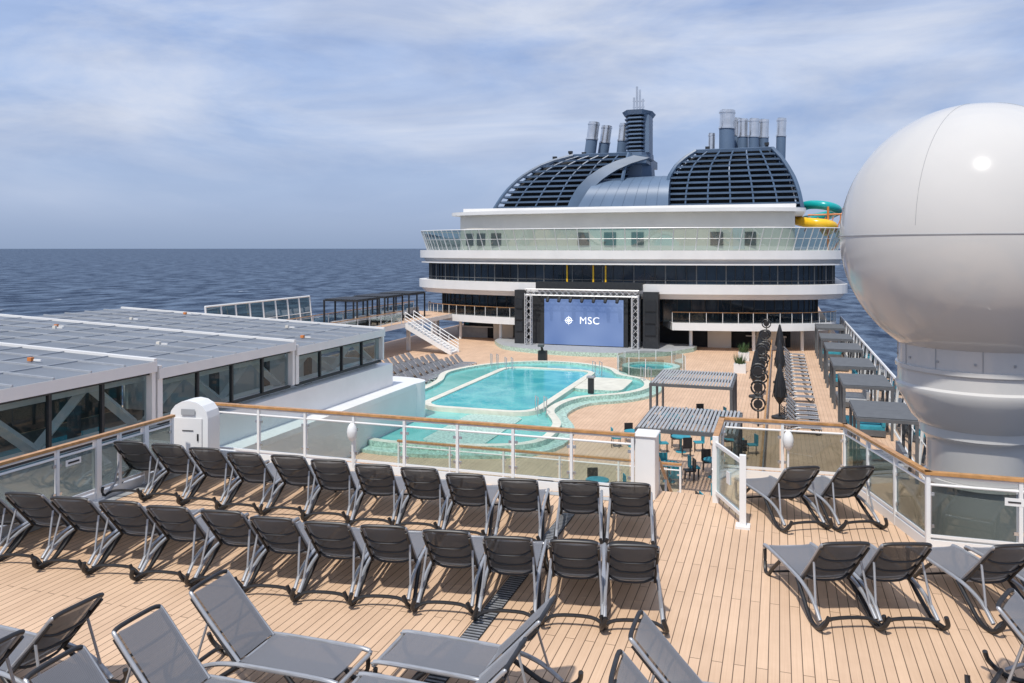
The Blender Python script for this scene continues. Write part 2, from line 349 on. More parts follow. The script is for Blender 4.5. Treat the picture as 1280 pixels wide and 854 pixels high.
# ---------------------------------------------------------------- radome
def radome():
    e=empty('satellite_radome'); c=(3.38,16.35); R=2.3; zc=4.62; sz=1.03
    b=B(); pr=[]
    for k in range(41):
        a=PI*k/48; pr.append((max(R*math.sin(a),0.001),zc+R*sz*math.cos(a)))
    b.lathe(c,pr,RAD,96); b.obj('dome_shell',e,True)
    b=B(); b.lathe(c,[(R+.000,zc+.012),(R+.010,zc+.007),(R+.010,zc-.007),(R,zc-.012)],GREYF,96)
    for m0 in (20,92,164,236,308):
        a0=math.radians(m0); pts=[(c[0]+(R+.001)*math.sin(t)*math.cos(a0),c[1]+(R+.001)*math.sin(t)*math.sin(a0),zc+(R+.001)*sz*math.cos(t)) for t in [PI*k/48 for k in range(2,24)]]
        b.tube(pts,.0045,GREYF,6)
    b.obj('seams',e)
    b=B(); b.lathe(c,[(1.22,3.02),(1.30,2.98),(1.30,2.32),(1.34,2.31),(1.34,2.24),(1.30,2.23),(1.30,1.98),(1.34,1.94),(1.34,1.86),(1.26,1.72),(1.08,1.36),(.94,1.22),(.94,1.07),(.86,1.0),(.82,.9),(.82,-5.2)],RAD,72); b.obj('pedestal',e,True)
    b=B()
    for k in range(28):
        a=2*PI*k/28; b.box((c[0]+1.305*math.cos(a),c[1]+1.305*math.sin(a),2.85 if k%2 else 2.45),(.03,.035,.035),GREYF,rz=a)
    for z in (2.62,): 
        for a0 in (200,230,262,300): 
            a=math.radians(a0); b.box((c[0]+1.303*math.cos(a),c[1]+1.303*math.sin(a),z),(.012,.012,.6),GREYF,rz=a)
    b.lathe(c,[(.83,.30),(.89,.30),(.89,.22),(.83,.22)],RAD,48); b.obj('bolts',e)
radome()
# ---------------------------------------------------------------- pool
pool=[(-17,34.4),(-20.5,35.6),(-22.5,39),(-22.6,43),(-21.9,47),(-22.2,51),(-23.2,55),(-21.8,59.3),(-18.8,62),(-15.5,62.2),(-12.6,60.4),(-11.2,57.6),(-9.3,56),(-8.6,53),(-9.6,50.4),(-12,48),(-12.6,44),(-11.2,40),(-11.6,36)]
pc=[(p.x,p.y) for p in smoothclosed([(x,y,0) for x,y in pool],8)]
area=sum(pc[i-1][0]*pc[i][1]-pc[i][0]*pc[i-1][1] for i in range(len(pc)))
sg=1 if area>0 else -1
e=empty('swimming_pool')
b=B(); b.add([(p[0],p[1],ZP+.25) for p in pc],[tuple(range(len(pc)))],PW1); b.obj('shallow_water',e)
def ringwall(b,inner,w,z0,z1,m,mt):
    out=[tuple(p) for p in offset(inner,w)]; n=len(inner)
    I0=[(p[0],p[1],z0) for p in inner];I1=[(p[0],p[1],z1) for p in inner];O0=[(p[0],p[1],z0) for p in out];O1=[(p[0],p[1],z1) for p in out]
    for A,C,mm in ((I0,I1,m),(I1,O1,mt),(O1,O0,m)):
        b.add(A+C,[(i,(i+1)%n,(i+1)%n+n,i+n) for i in range(n)],mm)
b=B(); ringwall(b,pc,sg*.45,ZP,ZP+.42,MOSA,POOLC); ringwall(b,[tuple(p) for p in offset(pc,sg*.452)],sg*.7,ZP-.05,ZP+.16,MOSA,MOSA); b.obj('rim',e)
def rrect(x0,x1,y0,y1,r,n=6):
    out=[]
    for cx,cy,a0 in ((x1-r,y1-r,0),(x0+r,y1-r,90),(x0+r,y0+r,180),(x1-r,y0+r,270)):
        for k in range(n+1):
            a=math.radians(a0+90*k/n); out.append((cx+r*math.cos(a),cy+r*math.sin(a)))
    return out
ir=rrect(-19.6,-13.2,42.5,58,1.2)
b=B(); ringwall(b,ir,.45,ZP+.1,ZP+.5,POOLC,POOLC)
b.prism(rrect(-12.9,-9.6,50.6,55.5,.8),ZP+.1,ZP+.46,MOSA,POOLC)
b.prism(rrect(-16.5,-13.3,35.2,41.9,.6),ZP+.1,ZP+.3,MOSA,MOSA)
b.obj('inner_coping',e)
b=B(); b.add([(p[0],p[1],ZP+.42) for p in ir],[tuple(range(len(ir)))],PW2); b.obj('deep_water',e)
b=B()
for (x,y) in ((-19.8,57.5),(-13.0,57.5),(-13,43),(-9.2,55.9),(-21.5,59)):
    for dx in (0,.5): b.tube([(x+dx,y,ZP+.4),(x+dx,y,ZP+1.3),(x+dx+.3,y-.5,ZP+1.3),(x+dx+.3,y-.6,ZP+.3)],.03,STEEL,6)
b.obj('pool_handrails',e)
b=B(); b.lathe((-9.4,61.8),[(2.2,ZP),(2.2,ZP+.55),(1.7,ZP+.55),(1.7,ZP+.4)],MOSA,32); b.lathe((-9.4,61.8),[(1.7,ZP+.42),(.001,ZP+.42)],PW2,32)
b.obj('whirlpool_tub')
b=B()
for k in range(10):
    a=2*PI*k/12; a2=2*PI*(k+1)/12; p=(-9.4+2.6*math.cos(a),61.8+2.6*math.sin(a)); q=(-9.4+2.6*math.cos(a2),61.8+2.6*math.sin(a2))
    b.tube([(*p,ZP),(*p,ZP+1.4)],.03,WHITE,6); b.strip([(*p,ZP+.2),(*q,ZP+.2)],[(*p,ZP+1.35),(*q,ZP+1.35)],SGLASS)
b.obj('whirlpool_windscreen')
b=B(); b.box((-18.6,63.6,ZP+.55),(.7,.5,1.1),BLACKM); b.tube([(-18.6,63.5,ZP+1.1),(-18.6,63.2,ZP+1.55)],.13,BLACKM,8,r2=.08); b.box((-18.6,63.1,ZP+1.6),(.5,.3,.2),DGREY,rx=.3); b.obj('stage_projector',bevel=.02)
b=B(); b.box((-11.3,49.5,ZP+.9),(.35,.3,1.0),BLACKM); b.box((-11.3,49.5,ZP+1.45),(.5,.4,.12),ALU); b.obj('pool_lift_post',bevel=.02)
for i in range(11):
    for vx in (-29.2,-27.0,-24.9):
        lounger(vx,50.0+i*1.0,-90,ZP)
for i in range(6): lounger(.35,44.0+i*1.25,-88,ZP); 
for i in range(12): lounger(.35,53.0+i*1.9,-88,ZP); 
for i in range(8): lounger(-10.2+.9*i,16.6,180,-2.69)
for i in range(5): lounger(-8.4+.9*i,29,0,ZP)
# ---------------------------------------------------------------- retractable roof pool hall
def smooth2(p): return [(q.x,q.y) for q in smoothclosed([(x,y,0) for x,y in p],4)]
def hall():
    e=empty('glass_pool_hall'); V=-20.; VO=-37.2
    segs=[(-6,5.4,.98),(5.5,13.5,.80),(13.6,21.6,.62),(21.7,29.7,.36),(29.8,37.9,.12)]
    ROOF=mat('roof_polycarbonate',(.25,.275,.315),.5,var=.16,scale=.5,spec=.3)
    nt=ROOF.node_tree; bs=nt.nodes['Principled BSDF']; out=nt.nodes['Material Output']
    tr=nt.nodes.new('ShaderNodeBsdfTranslucent'); tr.inputs[0].default_value=(.5,.55,.6,1); mxs=nt.nodes.new('ShaderNodeMixShader'); mxs.inputs[0].default_value=.3
    nt.links.new(bs.outputs[0],mxs.inputs[1]); nt.links.new(tr.outputs[0],mxs.inputs[2]); nt.links.new(mxs.outputs[0],out.inputs[0])
    RIB=mat('roof_rib',(.34,.36,.39),.5,var=.08)
    br=B();bf=B();bg=B();bt=B()
    for (u0,u1,z) in segs:
        zo=z+.68
        sl=math.atan2(.68,V-VO)
        w=(V+.25-VO)
        P=[(V+.25,u0,z),(V+.25,u1,z),(VO,u1,zo),(VO,u0,zo)]
        br.add(P,[(3,2,1,0)],ROOF)
        nb=max(3,round((u1-u0)/1.35))
        for i in range(nb+1):
            u=u0+.06+(u1-u0-.12)*i/nb; end=i in (0,nb)
            br.box(((V+.25+VO)/2,u,(z+zo)/2+(.03 if not end else -.02)),(w/math.cos(sl),.14 if end else .05,.06 if not end else .22),RIB if not end else WHITE2,ry=sl)
        for k in range(1,9):
            vv=V+.25-w*k/9; zz=z+.68*k/9; br.box((vv,(u0+u1)/2,zz+.02),(.05,u1-u0-.3,.04),RIB)
        for q in range(4):
            vv=V-.8-random.random()*12; uu=random.uniform(u0+.6,u1-.6); zz=z+.68*(V-vv)/w
            br.box((vv,uu,zz+.10),(.16,.12,.12),CREAM if q%3 else ORA); br.box((vv+.3,uu,zz+.08),(.3,.05,.06),WHITE2)
        bf.bx(V-.1,V+.27,u0,u1,z-.36,z-.01,WHITE)
        bf.bx(V-.12,V+.20,u0,u0+.22,-1.5,z-.37,WHITE); bf.bx(V-.12,V+.20,u1-.16,u1,-1.5,z-.37,WHITE)
        n=4
        for i in range(n):
            a=u0+.22+(u1-u0-.38)*i/n; c=u0+.22+(u1-u0-.38)*(i+1)/n
            bg.add([(V,a+.05,-1.45),(V,c-.05,-1.45),(V,c-.05,z-.4),(V,a+.05,z-.4)],[(0,1,2,3)],WGLASS)
            bf.bx(V-.04,V+.08,a-.05,a+.05,-1.499,z-.371,BLACKM)
            zt=z-.5; zb=-1.5
            if i%2==0: bt.tube([(V-.55,a,zb),(V-.55,c,zt)],.17,WHITE,4)
            else: bt.tube([(V-.55,a,zt),(V-.55,c,zb)],.17,WHITE,4)
        bt.bx(V-.8,V-.3,u0,u1,z-.7,z-.45,WHITE); bt.bx(V-.8,V-.3,u0,u1,-1.75,-1.5,WHITE)
        bf.bx(V-.05,V+.1,u0+.22,u1-.16,z-.45,z-.36,BLACKM); bf.bx(V-.05,V+.1,u0+.22,u1-.16,-1.6,-1.5,BLACKM)
        bf.bx(VO-.1,VO-.05,u0,u1,ZP,-2.,HALLF)
        for k in range(5): y=u0+.1+(u1-u0-.3)*k/4; bf.bx(VO-.1,VO+.05,y,y+.12,-2,zo-.1,WHITE)
        bg.add([(VO,u0,-2),(VO,u1,-2),(VO,u1,zo-.1),(VO,u0,zo-.1)],[(0,1,2,3)],WGLASS)
    bf.bx(V-.3,V+.35,-6,38.6,ZP,-1.77,WHITE); bf.bx(V+.36,V+1.3,-6,39.5,-3.2,-2.95,WHITE)
    bf.bx(V+.9,V+1.28,-6,39.5,ZP,-3.21,WHITE2)
    bf.prism(smooth2([(V-.3,38.62),(V+.35,38.62),(V+1.3,39.6),(V+1.2,40.8),(V-.5,41.4),(V-2.5,40.8),(V-2.5,38.62)]),ZP,-2.96,WHITE)
    bf.bx(VO,V-.3,37.95,38.1,ZP,-1.5,WHITE)
    for k in range(9):
        x=VO+.3+(V-VO-.6)*k/8; bf.bx(x-.06,x+.06,37.9,38.05,-1.5,0.05,WHITE)
    bg.add([(VO+.2,37.97,-1.5),(V-.2,37.97,-1.5),(V-.2,37.97,.02),(VO+.2,37.97,.6)],[(0,1,2,3)],WGLASS)
    bi=B(); bi.bx(VO+.12,V-.31,-6,37.9,ZP+.004,ZP+.02,HALLF); bi.bx(-34,-26,5,33,ZP+.02,ZP+.3,HALLF); bi.bx(-33.5,-26.5,5.5,32.5,ZP+.3,ZP+.33,TEALC)
    for k in range(12):
        bi.bx(-23.2,-22.9,-4+3.6*k,-3.7+3.6*k,ZP+.02,.1-.01*k,DGREY)
    br.obj('roof',e); bf.obj('frame',e); bg.obj('window_glass',e); bt.obj('trusses',e); bi.obj('interior',e)
hall()
# ---------------------------------------------------------------- superstructure
VC=-16.
def plan(inset,n=40,W=22.,D=8.,uc=82.,ub=125.,amax=90):
    pts=[]
    for k in range(n+1):
        a=math.radians(-amax+2*amax*k/n); pts.append((VC+(W-inset)*math.sin(a),uc-(D-inset)*math.cos(a) if D-inset>0 else uc))
    return pts
def closed(pts,ub=125.): return [(pts[0][0],ub)]+pts+[(pts[-1][0],ub)]
def building():
    e=empty('aft_superstructure')
    b=B()
    def slab(inset,z0,z1,m=WHITE2,lean=0):
        A=closed(plan(inset+lean));C=closed(plan(inset)); n=len(A)
        vs=[(p[0],p[1],z0) for p in A]+[(p[0],p[1],z1) for p in C]
        b.add(vs,[(i,(i+1)%n,(i+1)%n+n,i+n) for i in range(n)]+[tuple(range(n-1,-1,-1)),tuple(range(n,2*n))],m)
    slab(0,3.35,4.15); slab(.35,2.95,3.34,lean=.3); slab(.15,2.8,2.94)
    slab(-.1,.15,1.0); slab(.1,-.35,.14,lean=.4)
    b.obj('fascia_bands',e)
    b=B(); 
    def wall(inset,z0,z1,m,n=40):
        P=closed(plan(inset,n)); N=len(P)
        b.add([(p[0],p[1],z0) for p in P]+[(p[0],p[1],z1) for p in P],[(i,(i+1)%N,(i+1)%N+N,i+N) for i in range(N)],m)
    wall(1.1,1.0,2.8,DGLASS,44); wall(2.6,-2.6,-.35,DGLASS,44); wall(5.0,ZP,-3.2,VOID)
    b.obj('window_glass',e)
    b=B()
    P=plan(1.06,66)
    for i,p in enumerate(P): b.box((p[0],p[1],1.9),(.05 if i%3 else .11,.07,1.78),BLACKM if i%3 else DGREY)
    b.tube([(p[0],p[1]-.03,1.35) for p in P],.03,DGREY,4)
    P=plan(2.55,44)
    for p in P: b.box((p[0],p[1],-1.48),(.08,.08,2.2),BLACKM)
    for x in (-19.5,-16.9,-15.7): b.box((x,75.02-.02+((x-VC)/22)**2*3.2,1.9),(.14,.06,1.7),YEL)
    b.obj('mullions',e)
    b=B()
    A=plan(.9,40)
    for (s0,s1) in ((0,17),(24,40)):
        seg=A[s0:s1+1]; back=[(p[0]+(VC-p[0])*.22,p[1]+4.2) for p in seg]; poly=seg+back[::-1]
        b.prism(poly,-3.25,-2.55,WHITE)
        for i in range(len(seg)-1):
            p,q=seg[i],seg[i+1]
            b.strip([(p[0],p[1]+.08,-2.5),(q[0],q[1]+.08,-2.5)],[(p[0],p[1]+.08,-1.6),(q[0],q[1]+.08,-1.6)],SGLASS)
            b.tube([(p[0],p[1]+.08,-1.57),(q[0],q[1]+.08,-1.57)],.04,TEAK,6)
            b.tube([(p[0],p[1]+.08,-2.55),(p[0],p[1]+.08,-1.57)],.03,WHITE,6)
        for i in range(1,len(seg),4):
            p=seg[i]; b.tube([(p[0],p[1]+1.2,ZP),(p[0],p[1]+1.2,-3.25)],.16,WHITE,10)
    b.obj('promenade_balcony',e)
    b=B()
    for x0,x1 in ((-33,-24.5),(-8.5,.5)):
        b.bx(x0,x1,80.2,80.6,ZP,ZP+1.1,GREYF); b.bx(x0-.1,x1+.1,80.05,80.7,ZP+1.1,ZP+1.2,WHITE2)
        b.bx(x0,x1,80.8,80.9,ZP+1.75,ZP+1.85,TEAK)
        for k in range(7): b.bx(x0+.6+k*1.2,x0+1.0+k*1.2,80.9,81,ZP+1.3,ZP+1.7,CREAM if k%2 else TEALC)
    for x in (-27.5,-5.5,-1): b.bx(x-1.1,x+1.1,79.3,79.34,ZP,ZP+1.9,CREAM)
    b.obj('bar_counters',e)
    b=B(); n=60; lo=plan(.8,n); hi=plan(.1,n)
    lo=[(lo[0][0],100),(lo[0][0],92)]+lo+[(lo[-1][0],92),(lo[-1][0],100)]; hi=[(hi[0][0],100),(hi[0][0],92)]+hi+[(hi[-1][0],92),(hi[-1][0],100)]
    zl,zh=4.16,6.25
    for i in range(len(lo)-1):
        p,q,r,s_=lo[i],lo[i+1],hi[i],hi[i+1]
        b.strip([(p[0],p[1],zl),(q[0],q[1],zl)],[(r[0],r[1],zh),(s_[0],s_[1],zh)],WSGLASS)
    for i in range(len(lo)):
        b.tube([(lo[i][0],lo[i][1]-.04,zl),(hi[i][0],hi[i][1]-.04,zh)],.025 if i%2 else .05,TRUSS,5)
    b.tube([(p[0],p[1],zh) for p in hi],.05,WHITE,6); b.tube([(p[0],p[1],zl+1.1) for p in [((a[0]+c[0])/2,(a[1]+c[1])/2-.03) for a,c in zip(lo,hi)]],.025,TRUSS,5)
    b.obj('windscreen',e)
    b=B(); A=plan(4.6,40); b.prism(closed(A),4.17,7.9,CREAM); A=plan(3.6,40)
    b.prism(closed(A),7.9,8.25,WHITE2); b.bx(VC-20.5+3.4,VC+17.5,82,120,8.26,8.7,WHITE2)
    for k in (6,8,10,18,20,22,28,31): 
        p=plan(4.55,40)[k]; b.box((p[0],p[1],5.3),(1.2,.12,1.3),DGREY)
    b.box((-3.6,77.4,5.3),(1.0,1.0,2.0),WHITE)
    b.obj('deckhouse',e)
building()
# ---------------------------------------------------------------- screen
def screen():
    e=empty('led_screen'); x0,x1=-23.0,-12.2; y=73.2
    b=B(); b.bx(-21.7,-13.3,y+.25,y+.7,-4.9,-.25,BLACKM); b.obj('cabinet',e)
    SC=bpy.data.materials.new('led_display'); SC.use_nodes=True; nt=SC.node_tree; L=nt.links; bs=nt.nodes['Principled BSDF']
    bs.inputs['Base Color'].default_value=(.04,.06,.12,1); bs.inputs['Roughness'].default_value=.5
    tc=nt.nodes.new('ShaderNodeTexCoord'); gr=nt.nodes.new('ShaderNodeTexNoise'); gr.inputs['Scale'].default_value=.22; gr.inputs['Detail'].default_value=1
    L.new(tc.outputs['Object'],gr.inputs['Vector']); cr=nt.nodes.new('ShaderNodeValToRGB')
    cr.color_ramp.elements[0].color=(.06,.12,.30,1); cr.color_ramp.elements[1].color=(.20,.28,.48,1); cr.color_ramp.elements[0].position=.3; cr.color_ramp.elements[1].position=.7
    L.new(gr.outputs['Fac'],cr.inputs[0]); L.new(cr.outputs[0],bs.inputs['Emission Color']); bs.inputs['Emission Strength'].default_value=1.0
    b=B(); b.bx(-21.3,-13.7,y+.18,y+.24,-4.75,-.45,SC); b.obj('display',e)
    WE=bpy.data.materials.new('led_white'); WE.use_nodes=True; q=WE.node_tree.nodes['Principled BSDF']; q.inputs['Emission Color'].default_value=(.8,.85,.95,1); q.inputs['Emission Strength'].default_value=.8
    cu=bpy.data.curves.new('lettering','FONT'); cu.body='MSC'; cu.size=.95; cu.align_x='CENTER'; cu.align_y='CENTER'; cu.space_character=1.1; cu.extrude=.005
    t=bpy.data.objects.new('lettering',cu); S.collection.objects.link(t); t.location=(-16.9,y+.16,-2.45); t.rotation_euler=(PI/2,0,0); cu.materials.append(WE); t.parent=e
    b=B(); cx,cz=-18.9,-2.45
    b.tube([(cx+.30*math.cos(2*PI*k/20),y+.16,cz+.30*math.sin(2*PI*k/20)) for k in range(20)],.03,WE,6,closed=True)
    for k in range(8):
        a=2*PI*k/8; r=.46 if k%2==0 else .28; b.tube([(cx,y+.16,cz),(cx+r*math.cos(a),y+.16,cz+r*math.sin(a))],.05,WE,5,r2=.01)
    b.obj('compass_logo',e)
    b=B()
    def truss(p,q):
        p=Vector(p);q=Vector(q); d=(q-p); t=d.normalized(); s=Vector((0,1,0)); o=t.cross(s).normalized()
        cs=[s*.28+o*.28,s*-.28+o*.28,s*-.28-o*.28,s*.28-o*.28]
        for c in cs: b.tube([p+c,q+c],.045,TRUSS,6)
        n=max(2,int(d.length/.55))
        for i in range(n):
            a=p+d*(i/n); c_=p+d*((i+1)/n)
            for k in range(4): b.tube([a+cs[k],c_+cs[(k+1)%4]],.025,TRUSS,4)
    truss((x0+.3,y-.4,ZP+.4),(x0+.3,y-.4,.1)); truss((x1-.3,y-.4,ZP+.4),(x1-.3,y-.4,.1)); truss((x0,y-.4,.2),(x1,y-.4,.2))
    b.obj('truss_frame',e)
    b=B()
    for k in range(7):
        x=-20.7+k*1.1; b.tube([(x,y-.5,-.15),(x,y-.9,-.62)],.2,BLACKM,8,r2=.15)
    b.bx(-22.2,-12.0,y+.3,y+1.6,.5,1.15,BLACKM)
    b.bx(-24.3,-23.35,y+.2,y+1.2,ZP+.4,.35,BLACKM); b.bx(-11.9,-10.5,y+.2,y+1.2,ZP+.4,.35,BLACKM)
    b.bx(-22.9,-21.75,y+.8,y+1.2,ZP+.4,-.1,BLACKM); b.bx(-13.2,-12.2,y+.8,y+1.2,ZP+.4,-.1,BLACKM)
    for k in range(3): b.bx(-24.2,-23.45,y+.1,y+.19,-3.6+k*1.1,-2.7+k*1.1,VOID); b.bx(-11.7,-10.7,y+.1,y+.19,-3.6+k*1.1,-2.7+k*1.1,VOID)
    b.obj('speakers',e)
screen()
b=B(); st=[(-26,78),(-25.5,72.5),(-22,70),(-17,69),(-12,70),(-9,72.5),(-8.6,78)]
b.prism(smooth2(st),ZP,ZP+.38,MOSA,GREYF); b.obj('stage')
# ---------------------------------------------------------------- funnels
def interp(tab,z):
    if z<=tab[0][0]: return tab[0][1]
    for (a,x),(c,y) in zip(tab[:-1],tab[1:]):
        if z<=c: return x+(y-x)*(z-a)/(c-a)
    return tab[-1][1]
def funnels():
    e=empty('ship_funnels'); Z0=8.6; U=90.
    uf=lambda z:U+((z-Z0)**2)*.05
    Lt=[(8.6,-32.6),(9.5,-32.0),(10.5,-31.4),(11.5,-30.6),(12.5,-29.6),(13.4,-28.4),(14.2,-27.0),(14.8,-25.4),(15.3,-23.2)]
    Rr=[(8.6,2.3),(10.2,2.0),(11.8,1.5),(13,.9),(14.2,.2),(15.4,-.8)]
    Rl=[(8.6,-12.4),(10.5,-12.2),(12.5,-11.7),(13.6,-11.1),(14.6,-10.1),(15.4,-8.9)]
    Ll=[(8.6,-23.3),(10,-22.8),(11.4,-22.0),(12.6,-20.9),(13.6,-19.5),(14.4,-17.8),(15.0,-15.8)]
    b=B(); bi=B()
    for (A,C) in ((Lt,[(8.6,-17.5),(15.3,-16.6)]),(Rl,Rr)):
        ub=106
        k=10; rows=[]
        for i in range(k+1):
            z=Z0+(6.6)*i/k; rows.append((interp(A,z)+.6,interp(C,z)-.6,z,uf(z)+.9))
        for (a,c) in zip(rows[:-1],rows[1:]):
            vs=[(a[0],a[3],a[2]),(a[1],a[3],a[2]),(c[1],c[3],c[2]),(c[0],c[3],c[2]),(a[0],ub,a[2]),(a[1],ub,a[2]),(c[1],ub,c[2]),(c[0],ub,c[2])]
            bi.add(vs,[(0,1,2,3),(4,7,6,5),(0,3,7,4),(1,5,6,2)],VOID)
        r=rows[-1]; bi.add([(r[0],r[3],r[2]),(r[1],r[3],r[2]),(r[1],ub,r[2]),(r[0],ub,r[2])],[(0,1,2,3)],VOID)
        ns=11
        for i in range(ns+1):
            z=Z0+6.75*i/ns; x0=interp(A,z);x1=interp(C,z); u=uf(z)
            th=.17 if i not in (0,ns) else .34
            b.box(((x0+x1)/2,u+.2,z),(x1-x0,.55,th),NAVY,rx=.2)
            for x in (x0,x1): b.box((x,(u+.5+ub)/2,z),(.4,ub-u-.5,th),NAVY)
        nr=6
        for j in range(nr+1):
            f=j/nr; pts=[(interp(A,z)*(1-f)+interp(C,z)*f,uf(z)+(-.1 if j in (0,nr) else .1),z) for z in [Z0+6.75*q/12 for q in range(13)]]
            b.tube(pts,.22 if j in (0,nr) else .10,NAVY,6)
            if j in (0,nr):
                for du in (3,6,9,12):
                    b.tube([(p[0],max(p[1],U+du),p[2]) for p in pts],.14,NAVY,6)
        x0=interp(A,15.35);x1=interp(C,15.35)
        for u in range(6): b.box(((x0+x1)/2,uf(15.35)+1+u*2,15.4),(x1-x0,.8,.12),NAVY)
    for (x,h) in ((-24.5,16.2),(-22.8,16.0),(-8.0,16.1),(-1.4,16.3),(-26.5,15.6)):
        b.tube([(x,96,15.3),(x,96,h)],.18,BLACKM,6); b.box((x,96,h),(.5,.4,.3),BLACKM)
    bi.obj('intake_core',e); b.obj('louvres',e)
    b=B()
    zs=[Z0+6.4*q/20 for q in range(21)]
    fr=[(interp(Ll,z),z) for z in zs]
    w=1.5; uo=-.9
    A=[(x,uf(z)+uo,z) for x,z in fr]; C=[(x+w+.25*(z-8.6)/6,uf(z)+uo,z-.35) for x,z in fr]; D=[(x,uf(z)+3,z) for x,z in fr]; E=[(q[0],uf(q[2])+3,q[2]) for q in C]
    b.strip(A,C,NAVY); b.strip(D,A,NAVY); b.strip(C,E,NAVY)
    b.bx(-16.3,-14.4,uf(15)-.9,100,14.1,15.0,NAVY)
    prof=[(88.6,8.6),(88.8,10.2),(89.5,11.4),(90.8,12.2),(93,12.7),(100,12.9)]
    prof=[(p.x,p.y) for p in smoothopen([(a,c,0) for a,c in prof],4)]
    xl,xr=-22.0,-11.6
    A=[(xl+max(0,(z-8.6))*.55,u,z) for u,z in prof]; C=[(xr,u,z) for u,z in prof]
    b.strip(A,C,NAVY2)
    b.strip(C,[(c[0],100,c[2]) for c in C],NAVY)
    for k in range(1,8):
        f=k/8; b.tube([(a[0]*(1-f)+c[0]*f,a[1]-.01,a[2]) for a,c in zip(A,C)],.02,NAVY,4)
    b.bx(-31.5,1.5,89,108,8.2,8.62,NAVY)
    b.obj('centre_fairing',e,True)
    b=B(); x=-16; y=95.
    def blade(z0,z1,w0,w1,d0,d1,m,ox0=0,ox1=0):
        sh=lambda w,d,z,ox:[(x+ox-w/2,y-d*.1,z),(x+ox-w*.25,y-d/2,z),(x+ox+w*.25,y-d/2,z),(x+ox+w/2,y-d*.1,z),(x+ox+w/2,y+d/2,z),(x+ox-w/2,y+d/2,z)]
        vs=sh(w0,d0,z0,ox0)+sh(w1,d1,z1,ox1); b.add(vs,[(i,(i+1)%6,(i+1)%6+6,i+6) for i in range(6)]+[(5,4,3,2,1,0),(6,7,8,9,10,11)],m)
    blade(12.5,15.6,3.5,3.1,4.2,4,NAVY2); blade(15.6,19.9,2.1,2.3,3.2,3.2,VOID)
    for i in range(9): z=15.7+i*.48; blade(z,z+.17,2.8+.02*i,2.85+.02*i,4,4,NAVY2)
    blade(20.0,20.5,3.0,3.6,4,4.6,NAVY2); b.bx(x+.85,x+1.5,y-1.2,y+1.8,15.6,20.0,NAVY2)
    for dx,h in ((-.45,22.3),(-.1,23.6),(.25,23.2),(.6,22.1)): b.tube([(x+dx,y,20.5),(x+dx,y,h)],.14,STEEL,6)
    for z in (21.1,21.8): b.bx(x-.6,x+.8,y-.1,y+.1,z,z+.1,STEEL)
    b.obj('mast_tower',e)
    b=B()
    for (sx,sy,z1,r,lean) in ((-22.0,98,20.1,.72,.7),(-20.7,99.5,19.8,.68,.7),(-18.4,99,19.9,.6,.5),(-17.4,101,19.3,.5,.5),
                         (-5.9,98,20.7,.9,.05),(-4.2,100,19.9,.6,0),(-2.9,99,19.7,.6,.05),(-1.8,100,19.7,.55,0),(.2,101,19.9,.55,.1),(-7.8,99,18.2,.4,0),(-5.0,101,20.2,.5,0)):
        b.tube([(sx-lean,sy,14.8),(sx-lean*.35,sy,z1-2.1)],r,NAVY2,20); b.tube([(sx-lean*.35,sy,z1-2.1),(sx+.05,sy,z1)],r*.97,STEEL,20)
        b.tube([(sx+.05,sy,z1),(sx+.052,sy,z1+.02)],r*.8,VOID,16)
        b.tube([(sx-lean*.35,sy,z1-2.0),(sx-lean*.35-.01,sy,z1-2.2)],r*1.1,STEEL,20); b.tube([(sx,sy,z1-.35),(sx+.01,sy,z1-.2)],r*1.06,STEEL,20)
    b.obj('exhaust_stacks',e,True)
funnels()
# water slide
b=B()
def sl(pts,m,r=.85,n=6): b.tube(smoothopen(pts,n),r,m,14)
sl([(2.0,100,9.0),(3.2,97,9.3),(5.0,96,9.1),(6.2,97.5,8.7),(5.6,100,8.3),(3.6,100.5,7.9),(2.8,98,7.6)],TEALS,.5)
sl([(1.6,97,7.6),(2.8,93.6,7.2),(4.6,93.2,7.0),(5.6,95,6.7),(5.0,98,6.3)],YEL,.55)
for x,y in ((6.8,97),(6.8,101),(5,93.6)): b.tube([(x,y,4.2),(x,y,8.9)],.12,ORA,8)
b.tube([(3,96,8.1),(9.2,96,8.2)],.1,ORA,8); b.tube([(8.9,96,4.2),(8.9,96,8.3)],.1,ORA,8)
for k in range(5): b.tube([(2.6+.8*k,94.2,6.2),(3.2+.8*k,94.2,7.8)],.05,ORA,5)
b.obj('water_slide',smooth=True)
# ---------------------------------------------------------------- port side promenade & stairs
b=B(); b.bx(-38,-32.6,42,80,-2.9,-2.5,WHITE); b.bx(-37.9,-32.7,42.1,79.9,-2.496,-2.49,DECK2)
for u in range(44,80,6): b.bx(-33.2,-32.9,u,u+.3,ZP,-2.91,WHITE)
b.obj('port_promenade_deck')
railing('promenade_railing',[(-32.7,42),(-32.7,66)],z0=-2.49,step=2,glass=GLASS,kick=False)
railing('promenade_railing',[(-37.7,42),(-37.7,79)],z0=-2.49,step=2.5,glass=GLASS,kick=False)
b=B()
for i in range(15):
    b.bx(-32.6+i*.3,-32.3+i*.3,66.6,68.2,-2.6-.18*i-.12,-2.52-.18*i,WHITE)
for y in (66.5,68.3):
    b.add([(-32.6,y,-3.0),(-28.0,y,-5.3),(-28.0,y,-4.9),(-32.6,y,-2.5)],[(0,1,2,3)],WHITE)
    for h in (.35,.65,1.0): b.tube([(-32.6,y,-2.5+h),(-28.0,y,ZP+.1+h)],.04,WHITE,6)
    for k in range(6): x=-32.6+k*.9; z=-2.5-.54*k; b.tube([(x,y,z),(x,y,z+1)],.035,WHITE,6)
b.obj('white_staircase')
